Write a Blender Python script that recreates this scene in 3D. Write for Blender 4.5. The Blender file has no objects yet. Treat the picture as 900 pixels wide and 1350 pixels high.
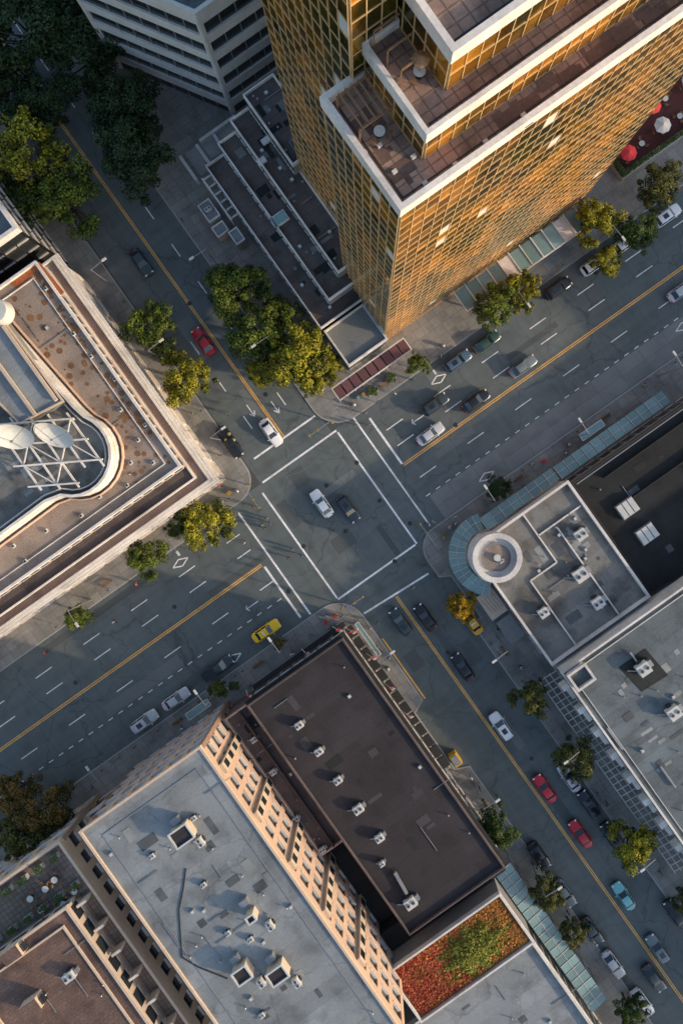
import bpy,bmesh,math,random
from mathutils import Vector,Matrix
random.seed(7)
R=random.random
def U(a,b): return a+(b-a)*random.random()
# ---------------------------------------------------------------- survey frame
H=105.9; S=8.5; NX,NY=485.,620.; OX,OY=447.,680.
CA,SA=.8161,.5779
ANG=math.atan2(SA,CA); ANB=math.atan2(-CA,SA)
def P(px,py,z=0.):
    k=(H-z)/H/S
    return ((px-NX)*k,-(py-NY)*k)
def W(u,v):
    x=OX+CA*u+SA*v; y=OY-SA*u+CA*v
    return ((x-NX)/S,-(y-NY)/S)
def ruv(u0,u1,v0,v1): return [W(u0,v0),W(u1,v0),W(u1,v1),W(u0,v1)]
sc=bpy.context.scene
# ---------------------------------------------------------------- materials
def mat(name,col,rough=.8,v1=.2,s1=.15,v2=.15,s2=3.,seam=None,metal=0.,bump=0.,stain=0.,streak=0.,spec=.4,island=0.,objcol=False,col2=None,cr=0.,c2s=.6):
    m=bpy.data.materials.new(name); m.use_nodes=True
    nt=m.node_tree; N=nt.nodes; L=nt.links
    bs=N['Principled BSDF']
    bs.inputs['Roughness'].default_value=rough; bs.inputs['Metallic'].default_value=metal
    bs.inputs['Specular IOR Level'].default_value=spec
    tc=N.new('ShaderNodeTexCoord'); mp=N.new('ShaderNodeMapping')
    mp.inputs['Rotation'].default_value=(0,0,-ANG)
    L.new(tc.outputs['Object'],mp.inputs['Vector'])
    def noise(scale,detail=5,src=None):
        n=N.new('ShaderNodeTexNoise'); n.inputs['Scale'].default_value=scale; n.inputs['Detail'].default_value=detail
        L.new(src or mp.outputs['Vector'],n.inputs['Vector']); return n.outputs['Fac']
    def math_(op,a,b=None,c=None):
        n=N.new('ShaderNodeMath'); n.operation=op
        for i,x in enumerate((a,b,c)):
            if x is None: continue
            if isinstance(x,(int,float)): n.inputs[i].default_value=x
            else: L.new(x,n.inputs[i])
        return n.outputs[0]
    n1=noise(s1,4); n2=noise(s2,2)
    val=math_('MULTIPLY_ADD',n1,4*v1,1-2*v1)
    val=math_('ADD',val,math_('MULTIPLY_ADD',n2,3*v2,-1.5*v2))
    if island:
        g=N.new('ShaderNodeNewGeometry')
        val=math_('MULTIPLY',val,math_('MULTIPLY_ADD',g.outputs['Random Per Island'],2*island,1-island))
    if stain:
        for sc_,k_ in ((.35,1),(.09,.7)):
            st=noise(sc_,7); mr=N.new('ShaderNodeMapRange'); mr.inputs['From Min'].default_value=.5; mr.inputs['From Max'].default_value=.66
            mr.inputs['To Min'].default_value=1; mr.inputs['To Max'].default_value=1-stain*k_
            L.new(st,mr.inputs['Value']); val=math_('MULTIPLY',val,mr.outputs[0])
    if streak:
        for k in ((.02,1.1),(1.1,.02)):
            m2=N.new('ShaderNodeMapping'); m2.inputs['Scale'].default_value=(k[0],k[1],1)
            L.new(mp.outputs['Vector'],m2.inputs['Vector'])
            val=math_('MULTIPLY',val,math_('MULTIPLY_ADD',noise(.8,3,m2.outputs['Vector']),2*streak,1-streak))
    if cr:
        vo=N.new('ShaderNodeTexVoronoi'); vo.feature='DISTANCE_TO_EDGE'; vo.inputs['Scale'].default_value=.11
        wn=N.new('ShaderNodeTexNoise'); wn.inputs['Scale'].default_value=.5; wn.inputs['Detail'].default_value=6
        L.new(mp.outputs['Vector'],wn.inputs['Vector'])
        ad=N.new('ShaderNodeVectorMath'); ad.operation='MULTIPLY_ADD'; ad.inputs[1].default_value=(3,3,0)
        L.new(wn.outputs['Color'],ad.inputs[0]); L.new(mp.outputs['Vector'],ad.inputs[2]); L.new(ad.outputs[0],vo.inputs['Vector'])
        mr=N.new('ShaderNodeMapRange'); mr.inputs['From Min'].default_value=.002; mr.inputs['From Max'].default_value=.012
        mr.inputs['To Min'].default_value=1-cr; mr.inputs['To Max'].default_value=1
        L.new(vo.outputs['Distance'],mr.inputs['Value']); val=math_('MULTIPLY',val,mr.outputs[0])
    if objcol:
        oi=N.new('ShaderNodeObjectInfo'); base=oi.outputs['Color']
    else:
        rgb=N.new('ShaderNodeRGB'); rgb.outputs[0].default_value=(*col,1); base=rgb.outputs[0]
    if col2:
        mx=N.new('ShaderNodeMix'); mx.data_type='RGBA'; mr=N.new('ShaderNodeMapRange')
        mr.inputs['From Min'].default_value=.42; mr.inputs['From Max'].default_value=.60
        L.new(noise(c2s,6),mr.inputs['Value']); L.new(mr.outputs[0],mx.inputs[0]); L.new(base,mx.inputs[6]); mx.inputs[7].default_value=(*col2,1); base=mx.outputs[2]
    vm=N.new('ShaderNodeVectorMath'); vm.operation='SCALE'; L.new(base,vm.inputs[0]); L.new(val,vm.inputs['Scale'])
    out=vm.outputs[0]
    if seam:
        br=N.new('ShaderNodeTexBrick'); br.inputs['Scale'].default_value=1
        br.inputs['Brick Width'].default_value=seam[0]; br.inputs['Row Height'].default_value=seam[1]; br.inputs['Mortar Size'].default_value=seam[2]
        d=seam[3]; br.inputs['Color1'].default_value=(.86,.86,.86,1); br.inputs['Color2'].default_value=(1.08,1.08,1.08,1); br.inputs['Mortar'].default_value=(d,d,d,1)
        br.offset=seam[4] if len(seam)>4 else .5
        L.new(mp.outputs['Vector'],br.inputs['Vector'])
        mu=N.new('ShaderNodeVectorMath'); mu.operation='MULTIPLY'; L.new(out,mu.inputs[0]); L.new(br.outputs['Color'],mu.inputs[1]); out=mu.outputs[0]
    L.new(out,bs.inputs['Base Color'])
    return m
ASPH=mat('asphalt',(.108,.128,.127),.85,.17,.05,.12,5,streak=.2,stain=.14,cr=.3)
ASPG=mat('asphalt_lane',(.075,.08,.08),.9,.2,.1,.1,4,stain=.2)
CONC=mat('concrete_bus_lane',(.195,.205,.195),.85,.14,.1,.1,4,seam=(4.5,3.6,.04,.72,0),stain=.15)
SIDE=mat('sidewalk_concrete',(.24,.235,.215),.85,.18,.12,.14,3,seam=(1.5,1.5,.05,.72,0),stain=.25)
KERB=mat('kerb_concrete',(.32,.32,.3),.85)
WPNT=mat('white_road_paint',(.78,.78,.75),.7,.18,.6,.3,4,stain=.22)
YPNT=mat('yellow_road_paint',(.8,.43,.09),.7,.15,.6,.25,4,stain=.15)
WHITE=mat('white_parapet',(.62,.585,.54),.7,.14,.3,.16,3,stain=.22)
OFFW=mat('off_white_metal',(.5,.5,.47),.55,.12,.5,.1,3)
DARKM=mat('dark_metal',(.03,.03,.033),.5,.1,.5,.1,3)
GREYM=mat('grey_metal',(.28,.29,.3),.45,.1,.5,.1,3,metal=.5)
GLASS=mat('dark_window_glass',(.02,.026,.03),.12,.2,.5,.1,3,spec=.8,island=.3)
GOLDG=mat('gold_mirror_glass',(.52,.235,.025),.14,.3,.12,.1,3,metal=.62,island=.55,spec=.8,col2=(.055,.05,.008),c2s=.17)  # mottled reflections painted into the colour as gold and dark olive noise
GOLDM=mat('gold_mullion',(.58,.40,.20),.5,.1,.3,.1,3,metal=.2)
TBODY=mat('tower_core',(.05,.035,.02),.6)
TPAVE=mat('tower_terrace_paving',(.30,.205,.16),.85,.25,.12,.25,3,seam=(1.1,1.1,.07,.55,.0),stain=.4)
PODR=mat('podium_roof',(.105,.085,.077),.9,.25,.2,.22,4,seam=(3,1.2,.05,.8),stain=.3)
PEBB=mat('pebble_roof',(.15,.155,.15),.9,.1,.3,.45,7)
GRAV=mat('gravel_roof',(.27,.215,.175),.95,.22,.2,.42,6,stain=.3)
RUST=mat('rusty_moss',(.32,.10,.035),.95,.3,.5,.4,5)
GREYR=mat('grey_membrane_roof',(.235,.255,.26),.85,.22,.12,.14,3,seam=(9,2.2,.035,.85),stain=.28,cr=.25)
BLUER=mat('blue_grey_roof',(.12,.145,.155),.85,.26,.1,.18,3,seam=(12,2.0,.04,.82),stain=.32,cr=.25)
BROWR=mat('charcoal_roof',(.032,.028,.031),.9,.26,.12,.18,3,seam=(10,1.6,.04,.8),stain=.25)
BLACR=mat('black_roof',(.017,.020,.021),.9,.3,.15,.2,3,seam=(10,2,.04,.7),stain=.3)
TANR=mat('tan_grey_roof',(.18,.178,.165),.9,.3,.15,.2,4,stain=.42,seam=(8,2.4,.03,.82))
PINK=mat('pink_brown_roof',(.10,.075,.072),.9,.2,.2,.2,3,stain=.3)
BEIGE=mat('beige_wall',(.50,.35,.26),.85,.1,.3,.1,3)
CREAM=mat('cream_wall',(.52,.41,.31),.85,.1,.3,.1,3)
GREYW=mat('grey_wall',(.2,.2,.195),.85)
BRICKR=mat('brown_shingle_roof',(.15,.095,.075),.95,.28,.3,.45,5,seam=(.8,.5,.03,.7),stain=.3)
TEAL=mat('teal_glass_canopy',(.16,.26,.25),.2,.15,.4,.1,3,spec=.8,island=.25)
MAROON=mat('maroon_awning',(.13,.055,.06),.8,.1,.5,.1,3,island=.2)
RED=mat('red_fabric',(.5,.03,.035),.7,.1,.5,.1,3)
BLKA=mat('black_awning',(.018,.018,.02),.75)
WOOD=mat('timber',(.2,.115,.06),.8,.2,.8,.2,6)
RPAT1=mat('roof_patch_dark',(.09,.1,.105),.9,.25,.4,.15,4,stain=.3); RPAT2=mat('roof_patch_light',(.25,.26,.25),.85,.2,.4,.15,4,stain=.3)
PAINT=mat('car_paint',(1,1,1),.25,.02,.5,.02,3,objcol=True,spec=.6)
TYRE=mat('tyre_rubber',(.015,.015,.015),.9)
CGLA=mat('car_glass',(.012,.015,.018),.08,.1,.5,.05,3,spec=.9)
HLMP=mat('headlamp',(.7,.7,.65),.2); TLMP=mat('tail_lamp',(.4,.02,.02),.3)
BARK=mat('bark',(.07,.05,.035),.95)
SKIN=mat('skin',(.45,.27,.2),.6); HAIR=mat('hair',(.03,.02,.015),.8)
CLOTH=mat('clothing',(1,1,1),.85,.1,2,.1,5,objcol=True); TROU=mat('trousers',(.03,.035,.055),.9)
GREEN=mat('plant_green',(.05,.085,.02),.9,.3,.5,.3,4)
SIGY=mat('signal_yellow',(.3,.2,.03),.5)
def leafmat():
    m=bpy.data.materials.new('foliage'); m.use_nodes=True; nt=m.node_tree; N=nt.nodes; L=nt.links; bs=N['Principled BSDF']
    bs.inputs['Roughness'].default_value=.6; bs.inputs['Specular IOR Level'].default_value=.15
    oi=N.new('ShaderNodeObjectInfo'); at=N.new('ShaderNodeAttribute'); at.attribute_name='clump_shade'
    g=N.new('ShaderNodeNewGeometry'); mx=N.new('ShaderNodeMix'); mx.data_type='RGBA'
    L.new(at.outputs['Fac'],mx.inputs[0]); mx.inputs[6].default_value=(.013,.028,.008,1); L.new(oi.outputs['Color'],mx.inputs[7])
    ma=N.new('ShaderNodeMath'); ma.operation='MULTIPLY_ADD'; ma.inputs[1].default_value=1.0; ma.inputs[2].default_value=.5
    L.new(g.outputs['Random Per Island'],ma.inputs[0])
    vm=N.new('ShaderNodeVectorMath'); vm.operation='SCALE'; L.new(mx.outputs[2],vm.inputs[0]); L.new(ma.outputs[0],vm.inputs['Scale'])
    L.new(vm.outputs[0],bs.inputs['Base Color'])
    return m
LEAF=leafmat()
# ---------------------------------------------------------------- mesh helpers
class MB:
    def __init__(s): s.v=[];s.f=[];s.m=[];s.mats=[];s.sm=[]
    def add(s,vs,fs,m,smooth=False):
        if m not in s.mats: s.mats.append(m)
        i=s.mats.index(m); o=len(s.v); s.v+=[tuple(x) for x in vs]
        for f in fs: s.f.append([o+k for k in f]); s.m.append(i); s.sm.append(smooth)
    def prism(s,poly,z0,z1,m,top=None,sheet=False):
        n=len(poly)
        if sheet: s.add([(x,y,z1) for x,y in poly],[list(range(n))],m); return
        vs=[(x,y,z0) for x,y in poly]+[(x,y,z1) for x,y in poly]
        s.add(vs,[[i,(i+1)%n,n+(i+1)%n,n+i] for i in range(n)]+[list(range(n))[::-1]],m)
        s.add([(x,y,z1) for x,y in poly],[list(range(n))],top or m)
    def box(s,x,y,z0,z1,sx,sy,a,m,top=None):
        c,d=math.cos(a),math.sin(a)
        pl=[(x+c*i*sx/2-d*j*sy/2,y+d*i*sx/2+c*j*sy/2) for i,j in((-1,-1),(1,-1),(1,1),(-1,1))]
        s.prism(pl,z0,z1,m,top)
    def cyl(s,x,y,z0,z1,r,m,n=12,r2=None):
        r2=r if r2 is None else r2
        a=[i*2*math.pi/n for i in range(n)]
        vs=[(x+r*math.cos(t),y+r*math.sin(t),z0) for t in a]+[(x+r2*math.cos(t),y+r2*math.sin(t),z1) for t in a]
        s.add(vs,[[i,(i+1)%n,n+(i+1)%n,n+i] for i in range(n)]+[list(range(n))[::-1],list(range(n,2*n))],m)
    def bar(s,p,q,w,m,w2=None):
        p=Vector(p);q=Vector(q);d=(q-p)
        if d.length<1e-5:return
        d.normalize(); up=Vector((0,0,1)) if abs(d.z)<.9 else Vector((1,0,0))
        a=d.cross(up).normalized(); b=a.cross(d); w2=w if w2 is None else w2
        vs=[p+(a*i+b*j)*w/2 for i,j in((-1,-1),(1,-1),(1,1),(-1,1))]+[q+(a*i+b*j)*w2/2 for i,j in((-1,-1),(1,-1),(1,1),(-1,1))]
        s.add(vs,[[0,1,5,4],[1,2,6,5],[2,3,7,6],[3,0,4,7],[3,2,1,0],[4,5,6,7]],m)
    def parapet(s,poly,z0,z1,t,m):
        a=poly; b=inset(poly,t); n=len(a)
        vs=[(x,y,z0) for x,y in a]+[(x,y,z1) for x,y in a]+[(x,y,z1) for x,y in b]+[(x,y,z0) for x,y in b]
        fs=[]
        for i in range(n):
            j=(i+1)%n
            fs+=[[i,j,n+j,n+i],[n+i,n+j,2*n+j,2*n+i],[2*n+i,2*n+j,3*n+j,3*n+i],[3*n+i,3*n+j,j,i]]
        s.add(vs,fs,m)
    def mesh(s,name,recalc=True):
        me=bpy.data.meshes.new(name); me.from_pydata(s.v,[],s.f)
        for m in s.mats: me.materials.append(m)
        me.polygons.foreach_set('material_index',s.m); me.polygons.foreach_set('use_smooth',s.sm)
        if recalc:
            bm=bmesh.new(); bm.from_mesh(me); bmesh.ops.recalc_face_normals(bm,faces=bm.faces); bm.to_mesh(me); bm.free()
        me.update(); return me
def inset(poly,d):
    n=len(poly); A=sum(poly[i][0]*poly[(i+1)%n][1]-poly[(i+1)%n][0]*poly[i][1] for i in range(n)); sg=1 if A>0 else -1
    out=[]
    for i in range(n):
        p0=Vector(poly[i-1]);p1=Vector(poly[i]);p2=Vector(poly[(i+1)%n])
        e1=(p1-p0).normalized();e2=(p2-p1).normalized()
        n1=Vector((-e1.y,e1.x))*sg;n2=Vector((-e2.y,e2.x))*sg
        b=(n1+n2); b=b.normalized() if b.length>1e-6 else n1
        k=d/max(.3,b.dot(n1)); q=p1+b*k; out.append((q.x,q.y))
    return out
def link(name,me,loc=(0,0,0),rz=0,scale=1,parent=None,col=None):
    o=bpy.data.objects.new(name,me); sc.collection.objects.link(o); o.location=loc; o.rotation_euler=(0,0,rz)
    o.scale=(scale,)*3 if not isinstance(scale,tuple) else scale
    if parent: o.parent=parent
    if col: o.color=(*col,1)
    return o
class Thing:
    def __init__(s,name): s.name=name; s.p={}
    def __getitem__(s,k):
        if k not in s.p: s.p[k]=MB()
        return s.p[k]
    def build(s):
        if len(s.p)==1: return link(s.name,list(s.p.values())[0].mesh(s.name))
        e=bpy.data.objects.new(s.name,None); sc.collection.objects.link(e); e.empty_display_size=.5
        for k,b in s.p.items(): link(k,b.mesh(k),parent=e)
        return e
def outward(p0,p1,poly):
    cx=sum(p[0] for p in poly)/len(poly);cy=sum(p[1] for p in poly)/len(poly)
    d=Vector((p1[0]-p0[0],p1[1]-p0[1])); n=Vector((d.y,-d.x)).normalized()
    if n.dot(Vector(((p0[0]+p1[0])/2-cx,(p0[1]+p1[1])/2-cy)))<0: n=-n
    return n
def ebox(b,p0,p1,t0,t1,z0,z1,d0,d1,n,m):
    p0=Vector(p0);p1=Vector(p1);d=(p1-p0).normalized()
    a=p0+d*t0;c=p0+d*t1
    b.prism([tuple(a+n*d0),tuple(c+n*d0),tuple(c+n*d1),tuple(a+n*d1)],z0,z1,m)
def facade(T,poly,z0,z1,floors,bay,wall,frac=.45,pier=.5,dep=.22,edges=None,piers=True):
    n=len(poly)
    b=T['wall_bands'];g=T['piers']
    for i in range(n):
        if edges is not None and i not in edges: continue
        p0,p1=poly[i],poly[(i+1)%n]; nn=outward(p0,p1,poly)
        Ln=(Vector(p1)-Vector(p0)).length; fh=(z1-z0)/floors
        for k in range(floors):
            ebox(b,p0,p1,.2,Ln-.2,z0+k*fh+fh*(1-frac),z0+(k+1)*fh-.004,-.05,dep,nn,wall)
        if piers:
            nb=max(1,int(Ln/bay)); bw=Ln/nb
            for k in range(1,nb):
                ebox(g,p0,p1,k*bw-pier/2,k*bw+pier/2,z0,z1-.02,-.05,dep-.03,nn,wall)
            for k in range(nb):
                for q in range(floors):
                    ebox(g,p0,p1,k*bw+pier/2+.05,(k+1)*bw-pier/2-.05,z0+q*fh-.0+.02,z0+q*fh+.12,-.05,dep+.1,nn,WHITE)
        for p in (p0,p1):
            g.box(p[0],p[1],z0,z1-.03,dep*2+.04,dep*2+.04,math.atan2(nn.y,nn.x),wall)
def hvac(b,x,y,z,a,sx=2.2,sy=1.5,h=1.1,m=None):
    m=m or OFFW; sx*=.82; sy*=.82
    c,s_=math.cos(a),math.sin(a)
    b.box(x,y,z,z+.18,sx*.9,sy*.8,a,DARKM); b.box(x,y,z+.18,z+h,sx,sy,a,m)
    b.box(x+c*sx*.68,y+s_*sx*.68,z,z+h*.6,sx*.34,sy*.6,a,GREYM)
    b.box(x-s_*sy*.62,y+c*sy*.62,z,z+h*.45,sx*.4,sy*.22,a,DARKM)
    for k in (-.25,.25):
        fx=x+c*sx*k;fy=y+s_*sx*k
        b.cyl(fx,fy,z+h,z+h+.1,min(sx*.18,sy*.32),GREYM,14); b.cyl(fx,fy,z+h+.1,z+h+.11,min(sx*.12,sy*.22),DARKM,14)
    b.bar((x-c*sx*.5,y-s_*sx*.5,z+.15),(x-c*sx*1.1-s_*sy*.5,y-s_*sx*1.1+c*sy*.5,z+.15),.14,GREYM)
def rpt(p,s_,t): return (p[0]*(1-s_)+p[1]*s_)*(1-t)+(p[3]*(1-s_)+p[2]*s_)*t
def vents(b,poly,z,n,seed=1):
    rs=random.Random(seed); p=[Vector(q) for q in poly[:4]]
    for i in range(n):
        q=rpt(p,rs.uniform(.06,.94),rs.uniform(.06,.94)); k=rs.random()
        if k<.55: b.cyl(q.x,q.y,z,z+.4,.08,GREYM,8); b.cyl(q.x,q.y,z+.4,z+.5,.14,GREYM,8,.05)
        elif k<.75: b.box(q.x,q.y,z,z+.28,.5,.5,ANG,GREYM); b.box(q.x,q.y,z+.28,z+.33,.36,.36,ANG,OFFW)
        else:
            dx,dy=(CA,SA) if rs.random()<.5 else (SA,-CA); l=rs.uniform(1.5,5); b.bar((q.x,q.y,z+.1),(q.x+dx*l,q.y+dy*l,z+.1),.08,GREYM)
def rpatch(b,poly,z,n,seed,ms=None):
    rs=random.Random(seed); p=[Vector(q) for q in poly[:4]]; ms=ms or (RPAT1,RPAT2)
    for i in range(n):
        q=rpt(p,rs.uniform(.12,.88),rs.uniform(.08,.92)); zz=z+.012+.0012*i
        b.box(q.x,q.y,z+.002,zz,rs.uniform(.4,2.6),rs.uniform(.4,1.4),ANG+rs.choice((0,0,math.pi/2)),rs.choice(ms))
# ---------------------------------------------------------------- ground, road, sidewalks
g=MB(); g.prism([(-1500,-1500),(1500,-1500),(1500,1500),(-1500,1500)],0,0,ASPG,sheet=True); link('ground',g.mesh('ground'))
BIG=2600
r=MB(); r.prism([W(-BIG,-94),W(-60,-94),W(-60,-BIG),W(56,-BIG),W(56,-96),W(BIG,-96),W(BIG,86),W(74,86),W(74,BIG),W(-70,BIG),W(-70,90),W(-BIG,90)],0,.004,ASPH,sheet=True)
link('road',r.mesh('road'))
r=MB(); r.prism(ruv(112,BIG,47,83),0,.008,CONC,sheet=True); link('concrete_bus_lane',r.mesh('lane'))
def sidewalk(u,v,su,sv,rad,bay=None):
    pts=[]
    for i in range(9):
        t=math.pi/2*i/8
        pts.append((u+su*rad*(1-math.sin(t)),v+sv*rad*(1-math.cos(t))))
    pts=[(u+su*1400,v)]+pts
    if bay: pts+=[(u,bay[0]-sv*8),(u+su*bay[2],bay[0]),(u+su*bay[2],bay[1]),(u,bay[1]+sv*8)]
    pts+=[(u,v+sv*1400),(u+su*1400,v+sv*1400)]
    poly=[W(*p) for p in pts]
    T=Thing('sidewalk'); T['kerb'].prism(poly,0,.12,KERB); T['pavement'].prism(inset(poly,.18),0,.124,SIDE,sheet=True); T.build()
sidewalk(-62,-90,-1,-1,34)
sidewalk(52,-94,1,-1,40)
sidewalk(60,84,1,1,32,bay=(150,215,14))
sidewalk(-50,86,-1,1,40,bay=(270,360,18))
mk=MB(); Z=.0125
def ln(u0,v0,u1,v1,w,m=WPNT):
    a=Vector((u0,v0));b=Vector((u1,v1));d=(b-a).normalized();n=Vector((-d.y,d.x))*w/2
    mk.prism([W(*(a+n)),W(*(b+n)),W(*(b-n)),W(*(a-n))],0,Z,m,sheet=True)
def dash(axis,c,s0,s1,per,l,w=1.3):
    s_=s0
    while s_<s1:
        if axis=='a': ln(s_,c,min(s_+l,s1),c,w)
        else: ln(c,s_,c,min(s_+l,s1),w)
        s_+=per
for s0,s1 in((-BIG/2,-121),(108,BIG/2)):
    for o in(-1.3,1.3): ln(s0,-6+o,s1,-6+o,1.3,YPNT)
    for v in(-56,-31,20): dash('a',v,s0+(3 if s0<0 else 8),s1,77,26)
    dash('a',45,s0,s1,16,7,1.2)
for s0,s1 in((-BIG/2,-127),(130,BIG/2)):
    for o in(-1.2,1.2): ln(o,s0,o,s1,1.2,YPNT)
dash('b',27,-900,-135,60,20); dash('b',-27,-300,-135,60,20)
ln(-57,-94,62,-94,2.6); ln(-48,-126,50,-126,2.6); ln(62,-91,62,89,2.6); ln(90,-98,90,80,2.4); ln(107,-82,107,-8,3)
ln(-65,89,60,89,2.6); ln(-48,124,52,130,2.6); ln(-65,-83,-65,87,2.6); ln(-106,-80,-106,84,2.6); ln(-119,-2,-119,80,3)
def diamond(u,v,l=17,w=7):
    pts=[(u-l,v),(u,v-w),(u+l,v),(u,v+w)]
    for i in range(4): ln(*pts[i],*pts[(i+1)%4],1.5)
for px,py in((238,742),(578,500),(641,628),(308,868),(900,430)):
    dx,dy=px-OX,py-OY; diamond(CA*dx-SA*dy,SA*dx+CA*dy,12,5)
ln(-47,165,-47,262,2.2,YPNT)
for uu,vv,a in((-15,-190,1),(14,-175,1),(150,-44,0),(150,-18,0),(-170,30,0)):
    if a: ln(uu,vv,uu,vv+18,1.2); ln(uu-4,vv+12,uu,vv+19,1.2); ln(uu+4,vv+12,uu,vv+19,1.2)
    else: ln(uu,vv,uu+18,vv,1.2); ln(uu+2,vv-4,uu-1,vv,1.2); ln(uu+2,vv+4,uu-1,vv,1.2)
link('road_markings',mk.mesh('road_markings'))
mh=MB()
for px,py in((455,700),(430,640),(500,660),(520,740),(300,700),(380,780),(600,560),(700,470),(230,800),(100,900),(590,860),(700,1000),(250,400),(350,520),(470,610),(570,725),(435,548),(540,690),(400,720)):
    x,y=P(px,py); mh.cyl(x,y,.0095,.02,.36,DARKM,16)
link('manhole_covers',mh.mesh('manhole_covers'))
pt=MB(); PATCH=mat('asphalt_patch',(.08,.092,.09),.9,.1,.2,.1,4); PATCL=mat('asphalt_patch_light',(.14,.155,.15),.9,.1,.2,.1,4)
for i,(u,v,lu,lv) in enumerate(((-10,-40,60,10),(30,40,8,50),(-30,20,30,22),(150,5,60,9),(-200,-18,90,8),(12,180,10,60),(-14,-210,9,70),(-300,60,50,14),(300,-45,80,8),(14,340,12,50),(-60,-60,14,40),(-25,-85,22,26),(200,-85,120,12),(-420,-84,160,10),(30,230,16,34),(-400,26,120,16),(-40,200,20,26),(8,430,14,90),(-30,-330,22,60))):
    pt.prism(ruv(u,u+lu,v,v+lv),0,.0065 if u<112 or v<40 else .0095,PATCL if i%3==0 else PATCH,sheet=True)
link('asphalt_patches',pt.mesh('asphalt_patches'))
ck=MB(); rs=random.Random(9)
for i in range(56):
    u,v=rs.uniform(-55,60),rs.uniform(-90,85)
    if i>20: u,v=rs.choice([(rs.uniform(-520,-110),rs.uniform(-85,80)),(rs.uniform(110,500),rs.uniform(-85,40)),(rs.uniform(-45,45),rs.uniform(140,640)),(rs.uniform(-50,45),rs.uniform(-440,-140))])
    a=rs.uniform(0,6.3); pts=[]
    for k in range(14): pts.append((u,v)); u+=4.5*math.cos(a); v+=4.5*math.sin(a); a+=rs.uniform(-.28,.28)
    for p_,q_ in zip(pts,pts[1:]):
        d=Vector(q_)-Vector(p_); n=Vector((-d.y,d.x)).normalized()*.32
        ck.prism([W(*(Vector(p_)+n)),W(*(Vector(q_)+n)),W(*(Vector(q_)-n)),W(*(Vector(p_)-n))],0,.0107+.00001*i,PATCH if i%4 else PATCL,sheet=True)
link('road_crack_sealing',ck.mesh('road_crack_sealing'))
# ---------------------------------------------------------------- gold tower
T=Thing('gold_glass_tower')
def glasswall(T,p0,p1,z0,z1,poly,cw=1.3,ch=1.77):
    p0=Vector(p0);p1=Vector(p1);Ln=(p1-p0).length;d=(p1-p0)/Ln;n=outward(p0,p1,poly)
    nc=max(1,round(Ln/cw));nr=max(1,round((z1-z0)/ch));cw=Ln/nc;ch=(z1-z0)/nr
    a=T['glass_panels'];m=T['mullions']
    for i in range(nc):
        for j in range(nr):
            t=[U(-.04,.04) for _ in range(2)]
            q=[]
            for k,(ii,jj) in enumerate(((0,0),(1,0),(1,1),(0,1))):
                off=.09+t[0]*(ii-.5)+t[1]*(jj-.5)
                w=p0+d*(cw*(i+ii))+n*off; q.append((w.x,w.y,z0+ch*(j+jj)))
            a.add(q,[[0,1,2,3]],GOLDG if random.random()>.012 else OFFW)  # the few off-white panels paint in bright reflections
    for i in range(nc+1): ebox(m,p0,p1,max(.0,i*cw-.04),min(Ln,i*cw+.04),z0,z1-.02,.0,.165,n,GOLDM)
    for j in range(nr+1): ebox(m,p0,p1,.06,Ln-.06,z0+j*ch-.04,z0+j*ch+.04,.0,.15,n,GOLDM)
def terr(T,poly,z0,z1,gl,par=1.0,pt=.55):
    T['core'].prism(poly,z0,z1,TBODY,TPAVE)
    T['parapet'].parapet(inset(poly,-.28),z1-.4,z1+par,pt,WHITE)
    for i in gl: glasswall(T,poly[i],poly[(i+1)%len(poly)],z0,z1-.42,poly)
main=[W(182,-154),W(495,-154),W(495,-420),W(237,-420),W(237,-240),W(182,-240)]
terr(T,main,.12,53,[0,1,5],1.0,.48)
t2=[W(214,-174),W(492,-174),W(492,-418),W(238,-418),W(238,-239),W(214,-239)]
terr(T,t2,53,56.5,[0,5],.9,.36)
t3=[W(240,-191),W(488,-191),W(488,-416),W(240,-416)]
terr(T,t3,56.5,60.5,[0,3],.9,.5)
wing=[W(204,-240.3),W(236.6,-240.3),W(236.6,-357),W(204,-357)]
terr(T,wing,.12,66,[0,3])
b=T['roof_equipment']
for (px,py,z) in((690,150,53),(600,215,53),(780,95,53),(545,205,53),(560,240,53),(520,225,53),(640,185,53),(840,55,53),(500,190,53),(480,200,53)):
    x,y=P(px,py,z+.3); b.box(x,y,z,z+.25,.4,.3,ANG,OFFW)
TPD=mat('terrace_paver_dark',(.13,.085,.07),.9,.3,.5,.2,4)
rpatch(b,ruv(222,480,-170,-158),53,26,71,(TPD,)); rpatch(b,ruv(250,470,-300,-200),60.5,30,72,(TPD,)); rpatch(b,ruv(186,210,-225,-160),53,8,73,(TPD,))
for (u0,v0,u1,v1,z) in((188,-160,490,-160,53.06),(188,-160,188,-236,53.06),(219,-179,488,-179,56.56),(246,-197,484,-197,60.56)):
    b.bar((*W(u0,v0),z),(*W(u1,v1),z),.1,DARKM)
for k in range(5):
    p=W(188+k*5,-232);q=W(188+k*5,-205); b.bar((*p,55.2),(*q,55.2),.12,WOOD)
for k in range(2):
    p=W(186,-231+k*25);q=W(211,-231+k*25); b.bar((*p,55.05),(*q,55.05),.16,WOOD)
    for e in (p,q): b.bar((*e,53),(*e,55.1),.14,WOOD)
for k in range(3): p=W(218,-236+k*14);q=W(236,-236+k*14); b.bar((*p,58.6),(*q,58.6),.12,WOOD); b.bar((*p,56.5),(*p,58.6),.12,WOOD)
c=T['street_canopy']
for k in range(12):
    u0=285+k*17; m=TEAL if k%5!=4 else WHITE
    c.prism(ruv(u0+.6,u0+16.4,-148,-120),3.7,3.82,m)
    p=W(u0,-150);q=W(u0,-119); c.bar((*p,3.9),(*q,3.9),.16,WHITE)
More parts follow.
